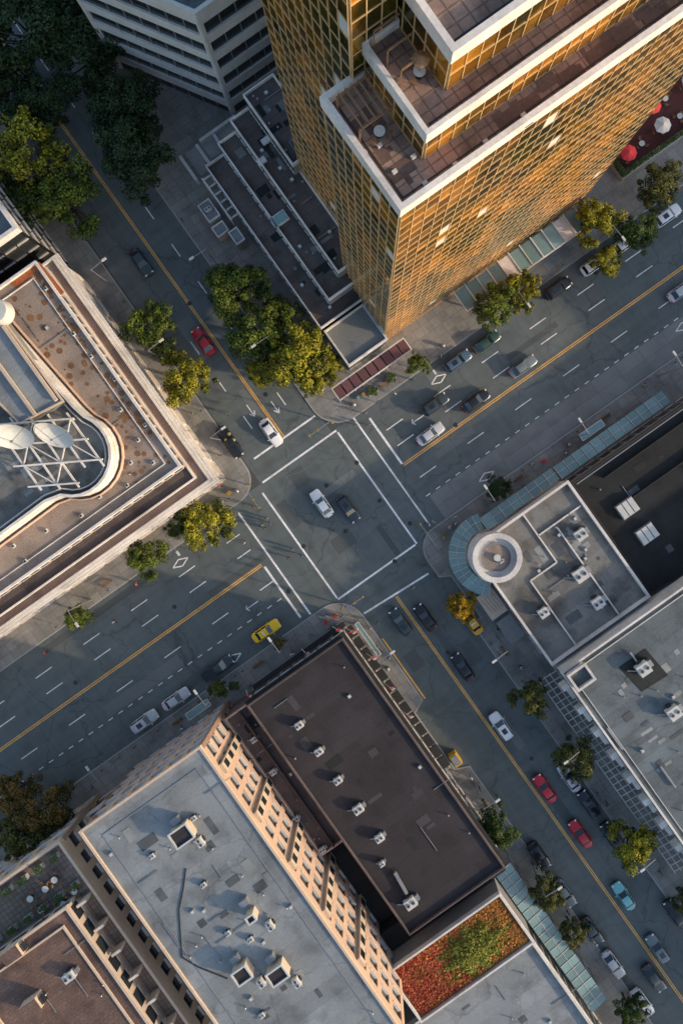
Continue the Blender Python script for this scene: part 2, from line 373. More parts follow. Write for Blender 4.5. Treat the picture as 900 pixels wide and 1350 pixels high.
p=W(285,-119);q=W(489,-119); c.bar((*p,3.75),(*q,3.75),.2,WHITE)
T.build()
def table_set(x,y,z,umb=None,a=0,ur=1.3):
    T=Thing('patio_umbrella_table' if umb else 'patio_table'); b=T['table']
    b.cyl(x,y,z,z+.03,.25,DARKM,10);b.cyl(x,y,z+.03,z+.7,.04,DARKM,8);b.cyl(x,y,z+.7,z+.75,.45,OFFW,14)
    for k in range(3):
        t=a+k*2.1;cx=x+.85*math.cos(t);cy=y+.85*math.sin(t); b.box(cx,cy,z+.42,z+.47,.42,.42,t,WOOD)
        b.box(cx+.2*math.cos(t),cy+.2*math.sin(t),z+.47,z+.9,.04,.42,t,WOOD)
        for i in(-.17,.17):
            for j in(-.17,.17): b.box(cx+i*math.cos(t)-j*math.sin(t),cy+i*math.sin(t)+j*math.cos(t),z,z+.42,.03,.03,t,DARKM)
    if umb: u=T['umbrella']; u.cyl(x,y,z+.75,z+2.3,.03,WOOD,8); u.cyl(x,y,z+2.1,z+2.5,ur,umb,8,.02)
    T.build()
x,y=P(553,90,57.5); table_set(x,y,56.5,WOOD,ur=.65)
x,y=P(500,170,54); table_set(x,y,53)
# ---------------------------------------------------------------- podium
T=Thing('podium_building')
def lvl(T,poly,z1,roof,wall=GREYW,par=.7,pt=.35,z0=.12):
    T['walls'].prism(poly,z0,z1,wall,roof); T['parapet'].parapet(inset(poly,-.12),z1-.3,z1+par,pt,WHITE)
def wband(T,p0,p1,poly,z0,z1,n,floors=1):
    nn=outward(p0,p1,poly);Ln=(Vector(p1)-Vector(p0)).length;bw=Ln/n;fh=(z1-z0)/floors
    for j in range(floors):
        for i in range(n):
            ebox(T['windows'],p0,p1,i*bw+.15*bw,i*bw+.85*bw,z0+j*fh+.25*fh,z0+j*fh+.85*fh,-.02,.05,nn,GLASS)
            ebox(T['window_frames'],p0,p1,i*bw+.13*bw,i*bw+.87*bw,z0+j*fh+.19*fh,z0+j*fh+.245*fh,-.02,.14,nn,WHITE)
PD=[W(120,-205),W(203,-205),W(203,-450),W(120,-450)]
PC=[W(146,-222),W(202.6,-222),W(202.6,-451),W(146,-451)]
PB=[W(171,-236),W(202.2,-236),W(202.2,-452),W(171,-452)]
PA=[W(196,-357.6),W(236,-357.6),W(236,-453),W(196,-453)]
for pl,z0,z1 in((PD,.12,6),(PC,6,9),(PB,9,12),(PA,.1,15)):
    lvl(T,pl,z1,PODR,z0=z0,pt=.2,par=.5)
    wband(T,pl[3],pl[0],pl,max(z0,z1-3.2),z1-.3,18)
    vents(T['vents'],pl,z1,12,int(z1)); rpatch(T['roof_repairs'],pl,z1,9,int(z1)+5,(PEBB,BLACR))
PF=[W(122,-200),W(180,-200),W(180,-148),W(122,-148)]
lvl(T,PF,5,PEBB,par=.5,pt=.25)
x,y=P(368,285,10.2); T['skylight'].box(x,y,9,9.5,2.2,1.6,ANG,WHITE); T['skylight'].box(x,y,9.5,9.55,1.9,1.3,ANG,TEAL)
for px,py in((350,185),(345,212)): x,y=P(px,py,12.3); T['skylight'].box(x,y,12.03,12.4,1.2,.8,ANG,WHITE)
for k in range(6):
    p=W(108,-448+k*12);q=W(119,-448+k*12); T['entrance_frame'].bar((*p,4),(*q,4),.2,WHITE); T['entrance_frame'].bar((*p,.12),(*p,4.1),.2,WHITE)
p=W(108,-450);q=W(108,-386); T['entrance_frame'].bar((*p,4.1),(*q,4.1),.25,WHITE)
T.build()
T=Thing('entrance_kiosk')
for (u0,u1,v0,v1,h,m) in((84,100,-430,-405,2.6,OFFW),(82,98,-398,-384,2.2,CREAM),(96,108,-378,-360,3,GREYW)):
    T['walls'].prism(ruv(u0,u1,v0,v1),.13,h,m,GREYR); T['parapet'].parapet(inset(ruv(u0,u1,v0,v1),-.1),h-.1,h+.2,.2,WHITE)
hvac(T['hvac'],*W(92,-418),2.6,ANG,1.2,.8,.7)
T.build()
T=Thing('sidewalk_awnings')
for k in range(9):
    u0=88+k*12.5
    T['fabric'].prism(ruv(u0+1,u0+11.5,-138,-122),3.0,3.1,MAROON)
    for uu in(u0,u0+12.5): T['frame'].bar((*W(uu,-139),3.05),(*W(uu,-121),3.05),.16,WHITE)
    T['frame'].bar((*W(u0,-121),.12),(*W(u0,-121),3.0),.08,WHITE)
for vv in(-139,-121): T['frame'].bar((*W(88,vv),3.06),(*W(200.5,vv),3.06),.2,WHITE)
for k in range(4):
    T['fabric'].prism(ruv(68,80,-215+k*18,-200+k*18),2.9,3.0,MAROON); T['frame'].bar((*W(67,-198.5+k*18),2.95),(*W(81,-198.5+k*18),2.95),.14,WHITE)
T.build()
# ---------------------------------------------------------------- white banded office building (upper left)
T=Thing('banded_office_building')
gp=[(308,150),(160,88),(120,-110),(560,-150),(560,-28)]
poly=[P(*p) for p in gp]
T['glass_core'].prism(poly,.12,23,GLASS,BLUER)
facade(T,poly,.12,23,6,3,OFFW,.42,.3,.3,edges=[0,4,1],piers=False)
for i in (0,4):
    p0,p1=poly[i],poly[(i+1)%5]; nn=outward(p0,p1,poly); Ln=(Vector(p1)-Vector(p0)).length
    for k in range(1,int(Ln/2.4)): ebox(T['window_mullions'],p0,p1,k*2.4-.06,k*2.4+.06,.12,22.5,0,.12,nn,GREYM)
T['parapet'].parapet(inset(poly,-.4),22.6,23.9,.5,OFFW)
T['parapet'].parapet(inset(poly,1.8),23,23.5,.2,GREYM)
T.build()
T=Thing('entrance_steps')
for k in range(7):
    T['steps'].prism(ruv(110+k*4,200-k,-506+k,-470-k),.127+max(0,k-1)*.15,.26+k*.15,KERB)
for k in range(3): T['retaining_walls'].prism(ruv(100+k*26,104+k*26,-500,-462),.13,1.9,OFFW)
for vv in(-502,-463): T['retaining_walls'].prism(ruv(134,190,vv,vv+4),.13,2.2,OFFW)
T.build()
# ---------------------------------------------------------------- left building with dishes
T=Thing('satellite_roof_building')
L1=[W(-96,-128),W(-96,-448),W(-700,-448),W(-700,-128)]
T['walls'].prism(L1,.12,10,CREAM,GRAV)
facade(T,L1,.12,9.2,2,3.2,WHITE,.4,.5,.3,edges=[0,3])
for o,z,t in((-.95,9.3,.3),(-.65,9.9,.3),(-.3,10.5,.25)): T['cornice'].parapet(inset(L1,o),z-.45,z,t,WHITE)
L15=inset(L1,1.1); T['ledge'].prism(L15,10,11.6,BEIGE,PODR); T['cornice'].parapet(inset(L15,-.15),11.4,12.0,.2,WHITE)
L2=[W(-106,-154),W(-106,-440),W(-690,-440),W(-690,-154)]
T['upper_storey'].prism(L2,11.6,14,BEIGE,GRAV)
T['cornice'].parapet(inset(L2,-.1),13.7,14.5,.32,WHITE); T['cornice'].parapet(inset(L2,1.5),14,14.2,.1,WHITE)
wband(T,L2[3],L2[0],L2,11.8,13.6,40); wband(T,L2[0],L2[1],L2,11.8,13.6,20)
T['moss_strip'].prism([P(*p,14) for p in((12,372),(52,345),(85,385),(76,392),(50,360),(22,380))],14,14.02,RUST)
MOS=mat('brown_moss_patch',(.19,.10,.05),.95,.3,.6,.4,5,stain=.3)
rs=random.Random(3)
for k in range(150):
    x,y=W(-112-rs.uniform(0,1)**2*60,rs.uniform(-430,-165)); T['moss_strip'].cyl(x,y,14.0,14.012+k*.0002,rs.uniform(.08,.5),MOS,7)
for px,py in((60,380),(100,440),(120,470),(160,540),(180,580),(200,610),(60,700),(20,720),(150,500),(130,655),(170,640),(90,415),(190,560),(110,680),(30,740),(175,610),(140,560)):
    x,y=P(px+rs.uniform(-4,4),py,14.3)
    T['vents'].box(x,y,14,14.35,.45,.45,ANG,OFFW); T['vents'].box(x,y,14.35,14.4,.28,.28,ANG,DARKM)
vents(T['pipes'],[W(-110,-160),W(-110,-430),W(-220,-430),W(-220,-160)],14,16,51)
z=17.5; pl=[(-140,262),(98,535)]
for i in range(13):
    t=math.radians(-70+i*14.5); pl.append((93+54*math.cos(t),600+56*math.sin(t)))
pl+=[(60,662),(-140,810)]
pp=[P(*q,z) for q in pl]
T['penthouse'].prism(pp,14,16.1,WHITE,TANR); T['penthouse_parapet'].parapet(pp,15.9,17.5,.35,WHITE)
T['penthouse_parapet'].parapet(inset(pp,.9),16.1,16.9,.15,WHITE)
T['penthouse_parapet'].parapet(inset(pp,-.5),14,14.8,.12,BEIGE)
pe=[P(*q,17) for q in((-60,360),(-8,400),(88,530),(30,560),(-60,470))]
T['plant_room'].prism(pe,16.1,17.6,GREYW,GREYR); T['plant_room'].parapet(pe,17.6,17.9,.2,CREAM)
for a,b_ in(((5,430),(75,528)),((-30,440),(48,548))):
    p=P(*a,17.9);q=P(*b_,17.9); T['plant_room'].bar((*p,18.0),(*q,18.0),.4,CREAM)
rpatch(T['roof_repairs'],[P(*q,16.1) for q in((0,600),(60,580),(110,640),(20,680))],16.1,10,91)
f=T['lattice_frame']
def LF(i,j): return P(-8+i*25+j*19,560+j*27-i*2,18)
for i in range(5):
    p=LF(i,-.3);q=LF(i,3.2 if i<3 else 2.3); f.bar((*p,17.6),(*q,17.6),.22,WHITE)
for j in range(4):
    p=LF(-.5,j);q=LF(4.2 if j<3 else 2.2,j); f.bar((*p,17.85),(*q,17.85),.22,WHITE)
for i in range(4):
    for j in range(3 if i<2 else 2):
        p=LF(i,j);q=LF(i+1,j+1)
        if (i+j)%2: p=LF(i+1,j);q=LF(i,j+1)
        f.bar((*p,17.72),(*q,17.72),.13,WHITE); f.bar((*p,16.1),(*p,17.7),.16,WHITE)
x,y=P(-5,410,19); T['tank'].cyl(x,y,17.6,19.4,1.7,OFFW,24,1.5)
T.build()
def dish(px,py,z,az,rad=2.5):
    T=Thing('satellite_dish'); x,y=P(px,py,z+2)
    T['mast'].cyl(x,y,z-1.6,z+1.6,.18,GREYM,10); T['mast'].box(x,y,z-1.6,z-1.35,1.6,1.6,ANG,GREYM)
    nr=7;ns=28; vs=[];fs=[]
    tilt=Matrix.Rotation(az,3,'Z')@Matrix.Rotation(math.radians(55),3,'Y')
    for i in range(nr+1):
        rr=rad*i/nr
        for k in range(ns):
            t=k*2*math.pi/ns; v=tilt@Vector((rr*math.cos(t),rr*math.sin(t),.16*rr*rr)); vs.append((x+v.x,y+v.y,z+1.9+v.z))
    for i in range(nr):
        for k in range(ns): a=i*ns+k;b2=i*ns+(k+1)%ns; fs.append([a,b2,b2+ns,a+ns])
    T['reflector'].add(vs,fs,OFFW,True)
    fo=tilt@Vector((0,0,1.7)); F=(x+fo.x,y+fo.y,z+1.9+fo.z)
    for t in(0,2.1,4.2):
        v=tilt@Vector((rad*.95*math.cos(t),rad*.95*math.sin(t),.9)); T['feed_arm'].bar((x+v.x,y+v.y,z+1.9+v.z),F,.06,GREYM)
    T['feed_arm'].cyl(F[0],F[1],F[2]-.15,F[2]+.15,.15,GREYM,8)
    T.build()
dish(18,568,17.7,math.radians(-80)); dish(75,566,17.7,math.radians(-100))
T=Thing('dark_glass_building')
pl=[W(-100,-478),W(-100,-620),W(-500,-620),W(-500,-478)]
T['glass_core'].prism(pl,.12,15,GLASS,BLUER); facade(T,pl,.12,15,5,2,DARKM,.25,.12,.12,edges=[0,3]); T['parapet'].parapet(inset(pl,-.3),14.6,15.9,.5,WHITE)
T.build()
# ---------------------------------------------------------------- south block
T=Thing('charcoal_roof_building')
B1=[W(-216,121),W(-77,121),W(-77,457),W(-216,457)]
T['walls'].prism(B1,.12,9,GREYW,BROWR); T['parapet'].parapet(inset(B1,-.1),8.8,9.5,.2,PINK)
T['parapet'].parapet(inset(B1,-.5),7.6,8.1,.45,BLKA)
wband(T,B1[0],B1[1],B1,.3,7.4,7,2); wband(T,B1[1],B1[2],B1,.3,7.4,16,2)
hb=T['hvac']
for px,py,sx in((394,957,1.2),(420,992,1.2),(445,1030,1.2),(472,1068,1.5),(500,1106,1.3),(541,1192,1.8),(503,1140,.8)):
    x,y=P(px,py,9.8); hvac(hb,x,y,9,ANG,sx*1.1,sx*.9,.9)
hb.bar((*P(520,1150,9.4),9.4),(*P(536,1178,9.4),9.4),.4,GREYM)
vents(T['vents'],B1,9,10,5); rpatch(T['roof_repairs'],B1,9,14,44,(BLACR,mat('roof_patch_charcoal',(.05,.046,.05),.9)))
T['awnings'].prism(ruv(-214,-72,112,118.6),3.2,3.5,BLKA)
for k in range(13):
    v0=122+k*17; T['awnings'].prism(ruv(-75.6,-66,v0,v0+14),3.1,3.4,BLKA)
T.build()
T=Thing('party_wall_building')
B2=[W(-258,122),W(-217,122),W(-217,330),W(-258,330)]
T['walls'].prism(B2,.12,6,PINK,PINK); T['parapet'].parapet(inset(B2,.05),5.8,6.6,.2,BEIGE)
T['parapet'].parapet([W(-238,124),W(-236,124),W(-236,328),W(-238,328)],6,6.9,.1,PINK)
B3=[W(-258,331),W(-217,331),W(-217,456),W(-258,456)]
T['walls'].prism(B3,.12,3,BLACR)  # black colour stands for the shade in this light well
for px,py in((360,1018),(335,975),(390,1080),(425,1120)): x,y=P(px,py,6.5); hvac(T['hvac'],x,y,6,ANG,1.1,.9,.8)
vents(T['vents'],B2,6,12,8); rpatch(T['roof_repairs'],B2,6,8,45,(BLACR,PODR))
B4=[W(-262,458),W(-84,458),W(-84,483),W(-262,483)]
T['walls'].prism(B4,.12,5,BLACR,BLACR)
T.build()
T=Thing('grand_hotel_building')
B5=[W(-416,117),W(-262,117),W(-262,500),W(-416,500)]
T['glass_core'].prism(B5,.12,17.6,GLASS,GREYR)
facade(T,B5,.12,17.4,6,2.6,BEIGE,.42,.9,.3,edges=[0,1,3])
for k in range(1,15,3):
    p0,p1=B5[1],B5[2]; nn=outward(p0,p1,B5); ebox(T['bay_windows'],p0,p1,k*2.6+.7,k*2.6+2.0,3,16.6,.28,.8,nn,CREAM)
    for q in range(5): ebox(T['bay_glass'],p0,p1,k*2.6+.85,k*2.6+1.85,3.6+q*2.7,5.0+q*2.7,.8,.83,nn,GLASS)
T['roof'].prism(inset(B5,-.35),17.6,18,CREAM,GREYR); T['parapet'].parapet(inset(B5,-.5),17.7,18.3,.3,CREAM)
T['roof'].parapet(inset(B5,1.6),18,18.06,.12,GREYM)
for px,py,sx,sy in((238,1105,2.6,2.1),(318,1290,2.1,1.8),(365,1290,2.4,1.8),(330,1215,1.2,1.0)):
    x,y=P(px,py,20); T['roof_houses'].box(x,y,18,19.5,sx,sy,ANG,CREAM,BROWR); T['roof_houses'].parapet([(x+(CA*i*sx-SA*j*sy)/2,y+(SA*i*sx+CA*j*sy)/2) for i,j in((-1.08,-1.08),(1.08,-1.08),(1.08,1.08),(-1.08,1.08))],19.45,19.7,.2,OFFW)
    hvac(T['hvac'],*P(px+26,py+5,18.5),18,ANB,1.4,1.0,.8)
    T['roof_houses'].box(x-1.8*SA,y+1.8*CA,18,18.8,1.2,.8,ANG,GREYM)
for px,py in((268,1168),(300,1232),(200,1130),(345,1340),(330,1240),(255,1080)): hvac(T['hvac'],*P(px,py,18.5),18,ANG,.8,.7,.5)
vents(T['vents'],B5,18,38,12); rpatch(T['roof_repairs'],B5,18,26,46)
pts=[(245,1145),(242,1170),(236,1200),(238,1232),(240,1262),(262,1275),(300,1290)]
for a,c_ in zip(pts,pts[1:]): T['roof_seam'].bar((*P(*a,18.02),18.02),(*P(*c_,18.02),18.02),.16,DARKM)
T.build()
T=Thing('roof_garden_building')
B6=[W(-268,485),W(-102,485),W(-102,556),W(-268,556)]
T['walls'].prism(B6,.12,8,GREYW,RUST); T['parapet'].parapet(inset(B6,-.15),7.8,8.6,.28,WHITE)
lf=T['sedum_planting']
SED=[mat('sedum_red',(.34,.06,.025),.9,island=.5),mat('sedum_orange',(.36,.14,.025),.9,island=.5),mat('sedum_green',(.17,.17,.02),.9,island=.5)]
for i in range(12000):
    u,v=U(-264,-106),U(489,552); x,y=W(u,v)
    k=(u+185)/80+.5*math.sin(u*.09+1.3)*math.cos(v*.13)+U(-.9,.9)
    e=((u+165)/(42+8*math.sin(v*.4)))**2+((v-522)/(28+5*math.sin(u*.3)))**2
    m=SED[2] if e+U(-.45,.6)<1 else (SED[1] if k>-.1 else SED[0]); hh=8.05+(U(.3,1.3)*(1-min(1,e)) if e<1 else U(0,.25))
    a=U(0,6.28);s_=U(.08,.2);c1,s1=math.cos(a)*s_,math.sin(a)*s_
    lf.add([(x-c1,y-s1,hh),(x+s1,y-c1,hh+U(-.05,.1)),(x+c1,y+s1,hh+U(0,.15)),(x-s1,y+c1,hh)],[[0,1,2,3]],m)
T.build()
T=Thing('grey_roof_building')
B7=[W(-300,559),W(-104,559),W(-104,760),W(-300,760)]
lvl(T,B7,7,GREYR); vents(T['vents'],B7,7,14,3); wband(T,B7[1],B7[2],B7,.5,6.6,12); rpatch(T['roof_repairs'],B7,7,12,47)
T.build()
def canopy(name,u0,u1,v0,v1,z,n,axis,m=TEAL,slope=.5):
    T=Thing(name)
    for k in range(n):
        if axis=='v': a,b_=v0+(v1-v0)*k/n,v0+(v1-v0)*(k+1)/n; q=[(u0,a+.6),(u1,a+.6),(u1,b_-.6),(u0,b_-.6)]
        else: a,b_=u0+(u1-u0)*k/n,u0+(u1-u0)*(k+1)/n; q=[(a+.6,v0),(a+.6,v1),(b_-.6,v1),(b_-.6,v0)]
        zz=[z,z+slope,z+slope,z]
        T['glass'].add([(*W(*p),h) for p,h in zip(q,zz)],[[0,1,2,3]],m)
        T['frame'].bar((*W(*q[0]),z+.03),(*W(*q[1]),z+slope+.03),.08,OFFW)
        mid=[((q[0][0]+q[1][0])/2,(q[0][1]+q[1][1])/2),((q[3][0]+q[2][0])/2,(q[3][1]+q[2][1])/2)]
        T['frame'].bar((*W(*mid[0]),z+slope/2+.04),(*W(*mid[1]),z+slope/2+.04),.07,OFFW)
        if k%2==0: T['frame'].bar((*W(*q[0]),.12),(*W(*q[0]),z),.1,GREYM)
    T.build()
canopy('glass_canopy',-76,-100,486,700,3.4,18,'v')
canopy('glass_canopy',260,430,106,124,3.4,12,'a')
# ---------------------------------------------------------------- bottom left building and alley
T=Thing('cream_corner_building')
C1=[W(-640,118),W(-472,118),W(-472,420),W(-640,420)]
T['glass_core'].prism(C1,.12,13,GLASS,GRAV); facade(T,C1,.12,13,4,2.6,CREAM,.42,1.0,.3,edges=[0,1])
T['parapet'].parapet(inset(C1,-.4),12.8,13.8,.4,CREAM)
PTILE=mat('patio_tiles',(.20,.16,.13),.85,seam=(.7,.7,.05,.55,0),stain=.3)
T['terrace'].prism(ruv(-636,-476,121,176),13,13.03,PTILE)
C2=[W(-640,178),W(-492,178),W(-492,420),W(-640,420)]
T['upper_walls'].prism(C2,13,16,CREAM,BRICKR); T['parapet'].parapet(inset(C2,-.3),15.8,16.4,.35,CREAM)
wband(T,C2[1],C2[2],C2,13.2,15.8,10); wband(T,C2[0],C2[1],C2,13.2,15.8,5)
T['terrace'].prism(ruv(-489,-477,180,416),13,13.03,PTILE)
for k in range(7): T['terrace_dividers'].prism(ruv(-489,-476,185+k*34,188+k*34),13.03,15,CREAM,WHITE)
for vv in(128,168):
    for k in range(6): T['planters'].prism(ruv(-600+k*22,-590+k*22,vv-3,vv+3),13.03,13.6,KERB)
for k in range(900):
    kk=random.randrange(6); vv=random.choice((128,168)); X,Y=W(-595+kk*22+U(-5,5),vv+U(-3.5,3.5)); a=U(0,6.3);c1,s1=math.cos(a)*.12,math.sin(a)*.12;h=U(13.6,14.2)
    T['plants'].add([(X-c1,Y-s1,h),(X+s1,Y-c1,h),(X+c1,Y+s1,h+.08),(X-s1,Y+c1,h+.05)],[[0,1,2,3]],GREEN)
for px,py in((15,1260),(40,1330)): x,y=P(px,py,17.5); T['dormer'].box(x,y,16,17.6,2.6,1.6,ANG,CREAM,BRICKR); T['dormer'].box(x+1,y+.5,16.3,17.2,1.2,.9,ANG,GLASS)
vents(T['vents'],C2,16,16,21); T['ridge'].parapet(inset(C2,1.6),16,16.25,.25,CREAM); hvac(T['vents'],*P(90,1290,17),16,ANG,1.8,1.3,1)
T.build()
for px,py in((60,1172),(84,1192),(54,1200),(72,1160),(98,1175),(40,1185)): x,y=P(px,py,13.7); table_set(x,y,13.03,a=R()*3)
T=Thing('alley_building')
A1=[W(-470,122),W(-418,122),W(-418,230),W(-470,230)]
lvl(T,A1,5,GREYW,CREAM)
A2=[W(-470,232),W(-418,232),W(-418,420),W(-470,420)]; T['walls'].prism(A2,.12,3.5,CREAM,PINK)
for k in range(14): p=W(-466,236+k*9);q=W(-421,236+k*9); T['pergola'].bar((*p,5.2),(*q,5.2),.22,WOOD)
for uu in(-462,-426): T['pergola'].bar((*W(uu,234),5),(*W(uu,356),5),.25,WOOD); T['pergola'].bar((*W(uu,234),3.5),(*W(uu,234),5),.25,WOOD)
wband(T,A1[0],A1[1],A1,.4,4.6,3); vents(T['vents'],A1,5,14,61)
T.build()
# ---------------------------------------------------------------- east block
T=Thing('round_corner_building')
cx,cy=132,150
E=[(258,126),(258,299),(112,299),(112,172)]
for i in range(11):
    t=math.radians(135+i*13.5)
    E.append((cx+31*math.cos(t),cy+31*math.sin(t)))
E.append((150,126))
ep=[W(*p) for p in E]
T['walls'].prism(ep,.12,6.6,WHITE,TANR); T['parapet'].parapet(inset(ep,-.15),6.4,7.2,.38,WHITE)
x,y=W(cx,cy)
T['rotunda'].cyl(x,y,6.6,8.0,3.55,WHITE,40)
ring=[(x+3.55*math.cos(i*.15708),y+3.55*math.sin(i*.15708)) for i in range(40)]
T['rotunda'].parapet(ring,8.0,8.7,.75,WHITE)
ring2=[(x+2.1*math.cos(i*.15708),y+2.1*math.sin(i*.15708)) for i in range(40)]
T['rotunda'].prism(ring2,8.0,8.05,GRAV)
T['rotunda'].parapet(ring2,8.05,8.3,.12,GREYM)
T['rotunda'].cyl(x,y,8.05,8.7,.5,OFFW,12); hvac(T['hvac'],x+.6,y-.5,8.05,ANG,.8,.6,.5)
for a,c_ in(((190,128),(190,200)),((190,200),(150,200)),((150,200),(150,296)),((190,160),(254,160)),((215,165),(215,296))):
    T['roof_divisions'].bar((*W(*a),6.8),(*W(*c_),6.8),.22,WHITE)
for px,py,sx in((765,705,2.0),(765,758,2.4),(788,795,2.0),(716,808,1.7)): hvac(T['hvac'],*P(px,py,7.4),6.6,ANG,sx,sx*.9,1.1)
RR=[W(150,150),W(255,150),W(255,295),W(150,295)]
vents(T['vents'],RR,6.6,18,9); rpatch(T['roof_repairs'],RR,6.6,22,48)
wband(T,ep[1],ep[2],ep,.4,6,9); wband(T,ep[2],ep[3],ep,.4,6,8)
can=T['glass_canopy']
for i in range(16):
    t0=math.radians(128+i*10);t1=t0+math.radians(9.2)
    q=[(cx+34*math.cos(t0),cy+34*math.sin(t0),4.2),(cx+54*math.cos(t0),cy+54*math.sin(t0),3.6),(cx+54*math.cos(t1),cy+54*math.sin(t1),3.6),(cx+34*math.cos(t1),cy+34*math.sin(t1),4.2)]
    can.add([(*W(a,b_),h) for a,b_,h in q],[[0,1,2,3]],TEAL)
    can.bar((*W(q[0][0],q[0][1]),4.25),(*W(q[1][0],q[1][1]),3.65),.08,OFFW)
    a_,b2=[( (q[k][0]+q[k+1][0])/2,(q[k][1]+q[k+1][1])/2) for k in(0,2)]
    can.bar((*W(*a_),3.95),(*W(*b2),3.95),.07,OFFW)
for k in range(8):
    u0=146+k*14; can.add([(*W(u0,105),3.6),(*W(u0+13,105),3.6),(*W(u0+13,122),4.2),(*W(u0,122),4.2)],[[0,1,2,3]],TEAL); can.bar((*W(u0,105),3.65),(*W(u0,122),4.25),.08,OFFW)
can.bar((*W(146,113),3.95),(*W(258,113),3.95),.07,OFFW)
can.prism(ruv(84,108,186,222),3.0,3.15,CREAM); can.prism(ruv(86,108,228,262),2.6,2.75,GREYW)
for k in range(5): can.bar((*W(88+k*4,192),3.17),(*W(90+k*4,214),3.17),.06,WOOD)
T.build()
T=Thing('black_roof_building')
D1=[W(262,132),W(620,132),W(620,345),W(262,302)]
T['walls'].prism(D1,.12,5.5,GREYW,BLACR); T['parapet'].parapet(inset(D1,0),5.4,6.0,.3,BLKA)
for px,py in((828,670),(854,704)):
    x,y=P(px,py,6.4); T['skylights'].box(x,y,5.5,6.0,2.9,2.4,ANG,GREYM)
    for k in range(3): T['skylights'].box(x+(k-1)*.95*CA,y+(k-1)*.95*SA,6.0,6.25,.8,2.2,ANG,OFFW)
vents(T['vents'],D1,5.5,18,31); rpatch(T['roof_repairs'],ruv(275,460,140,290),5.5,16,49,(BROWR,RPAT1))
T['roof_screen'].bar((*W(266,136),6.6),(*W(600,136),6.6),.12,GREYM)
for vv in (150,190): T['roof_screen'].prism(ruv(300,520,vv,vv+1.2),5.53,6.1,BLKA)
wband(T,D1[0],D1[1],D1,.4,5,20)
T.build()
T=Thing('blue_roof_building')
E1=[W(115,306),W(640,306),W(640,640),W(115,640)]
T['walls'].prism(E1,.12,9,WHITE,BLUER); T['parapet'].parapet(inset(E1,-.15),8.8,9.6,.3,WHITE); T['parapet'].parapet(inset(E1,.9),9,9.2,.1,OFFW)
for k in range(9):
    T['buttresses'].prism(ruv(104,113.2,322+k*34,329+k*34),7.0,8.7,WHITE); T['buttresses'].prism(ruv(108,113.2,329.3+k*34,345+k*34),6.4,8.0,WHITE)
T['turret'].prism(ruv(118,142,309,330),9,10.2,WHITE,BLUER); T['turret'].parapet(ruv(116.5,143.5,307.5,331.5),10.2,10.8,.35,WHITE)
for px,py,sx in((848,882,2.2),(888,940,2.2)):
    hvac(T['hvac'],*P(px,py,9.9),9.03,ANG,sx,sx*.9,1.2)
T['plant_pad'].prism([P(*q,9.02) for q in((815,880),(850,855),(880,890),(845,912))],9,9.05,BLACR)
for px,py,l in((800,960,5),(870,1010,6),(830,860,3)): T['ducts'].bar((*P(px,py,9.3),9.3),(*P(px+20,py+28,9.3),9.3),.25,GREYM)
RR=[W(125,335),W(300,315),W(300,600),W(125,600)]
vents(T['vents'],RR,9,34,17); rpatch(T['roof_repairs'],RR,9,30,50)
wband(T,E1[3],E1[0],E1,.5,6.3,26,2)
fr=T['street_pergola']
for k in range(34): v0=318+k*9; fr.bar((*W(88,v0),3.6),(*W(113,v0),4.1),.1,OFFW)
for uu,zz in((88,3.65),(96,3.8),(104,3.95)): fr.bar((*W(uu,316),zz),(*W(uu,618),zz),.12,OFFW)
for k in range(10): fr.bar((*W(88,318+k*33),.12),(*W(88,318+k*33),3.6),.14,GREYM)
T.build()
T=Thing('restaurant_patio')
T['deck'].prism(ruv(560,760,-240,-150),.13,.3,mat('red_deck',(.10,.03,.028),.85,seam=(1.2,.3,.02,.6)))
T['planter'].parapet(ruv(556,764,-244,-146),.13,1.0,.9,KERB)
for i in range(5000):
    u,v=random.choice([(U(557,763),U(-153,-147)),(U(557,563),U(-243,-147)),(U(557,763),U(-243,-237))]); x,y=W(u,v);a=U(0,6.3);q=.12;c1,s1=math.cos(a)*q,math.sin(a)*q;h=U(1.0,1.6)
    T['hedge'].add([(x-c1,y-s1,h),(x+s1,y-c1,h+U(-.1,.1)),(x+c1,y+s1,h+.1),(x-s1,y+c1,h)],[[0,1,2,3]],GREEN)
T.build()
for i in range(16): u,v=575+(i%6)*30,-225+(i//6)*28; x,y=W(u+U(-3,3),v+U(-3,3)); table_set(x,y,.3,RED if i%4==0 else (OFFW if i%4==2 else None),R()*6)
for uu,vv,lu,lv,h in((700,150,300,250,16),(700,460,280,300,14),(150,760,280,300,14),(-420,820,250,250,14),(900,-500,260,300,20),(-700,520,220,260,12),(-640,-900,300,240,22),(300,-900,400,300,26)):  # out-of-view blocks; the eastern ones added to shade the streets
    T=Thing('unseen_neighbour_building'); pl=ruv(uu,uu+lu,vv,vv+lv); T['glass_core'].prism(pl,.12,h,GLASS,GREYR); facade(T,pl,.12,h,max(2,int(h/3.5)),3,CREAM,.45,.6,.3); T['parapet'].parapet(inset(pl,-.35),h-.2,h+.9,.5,WHITE); T.build()
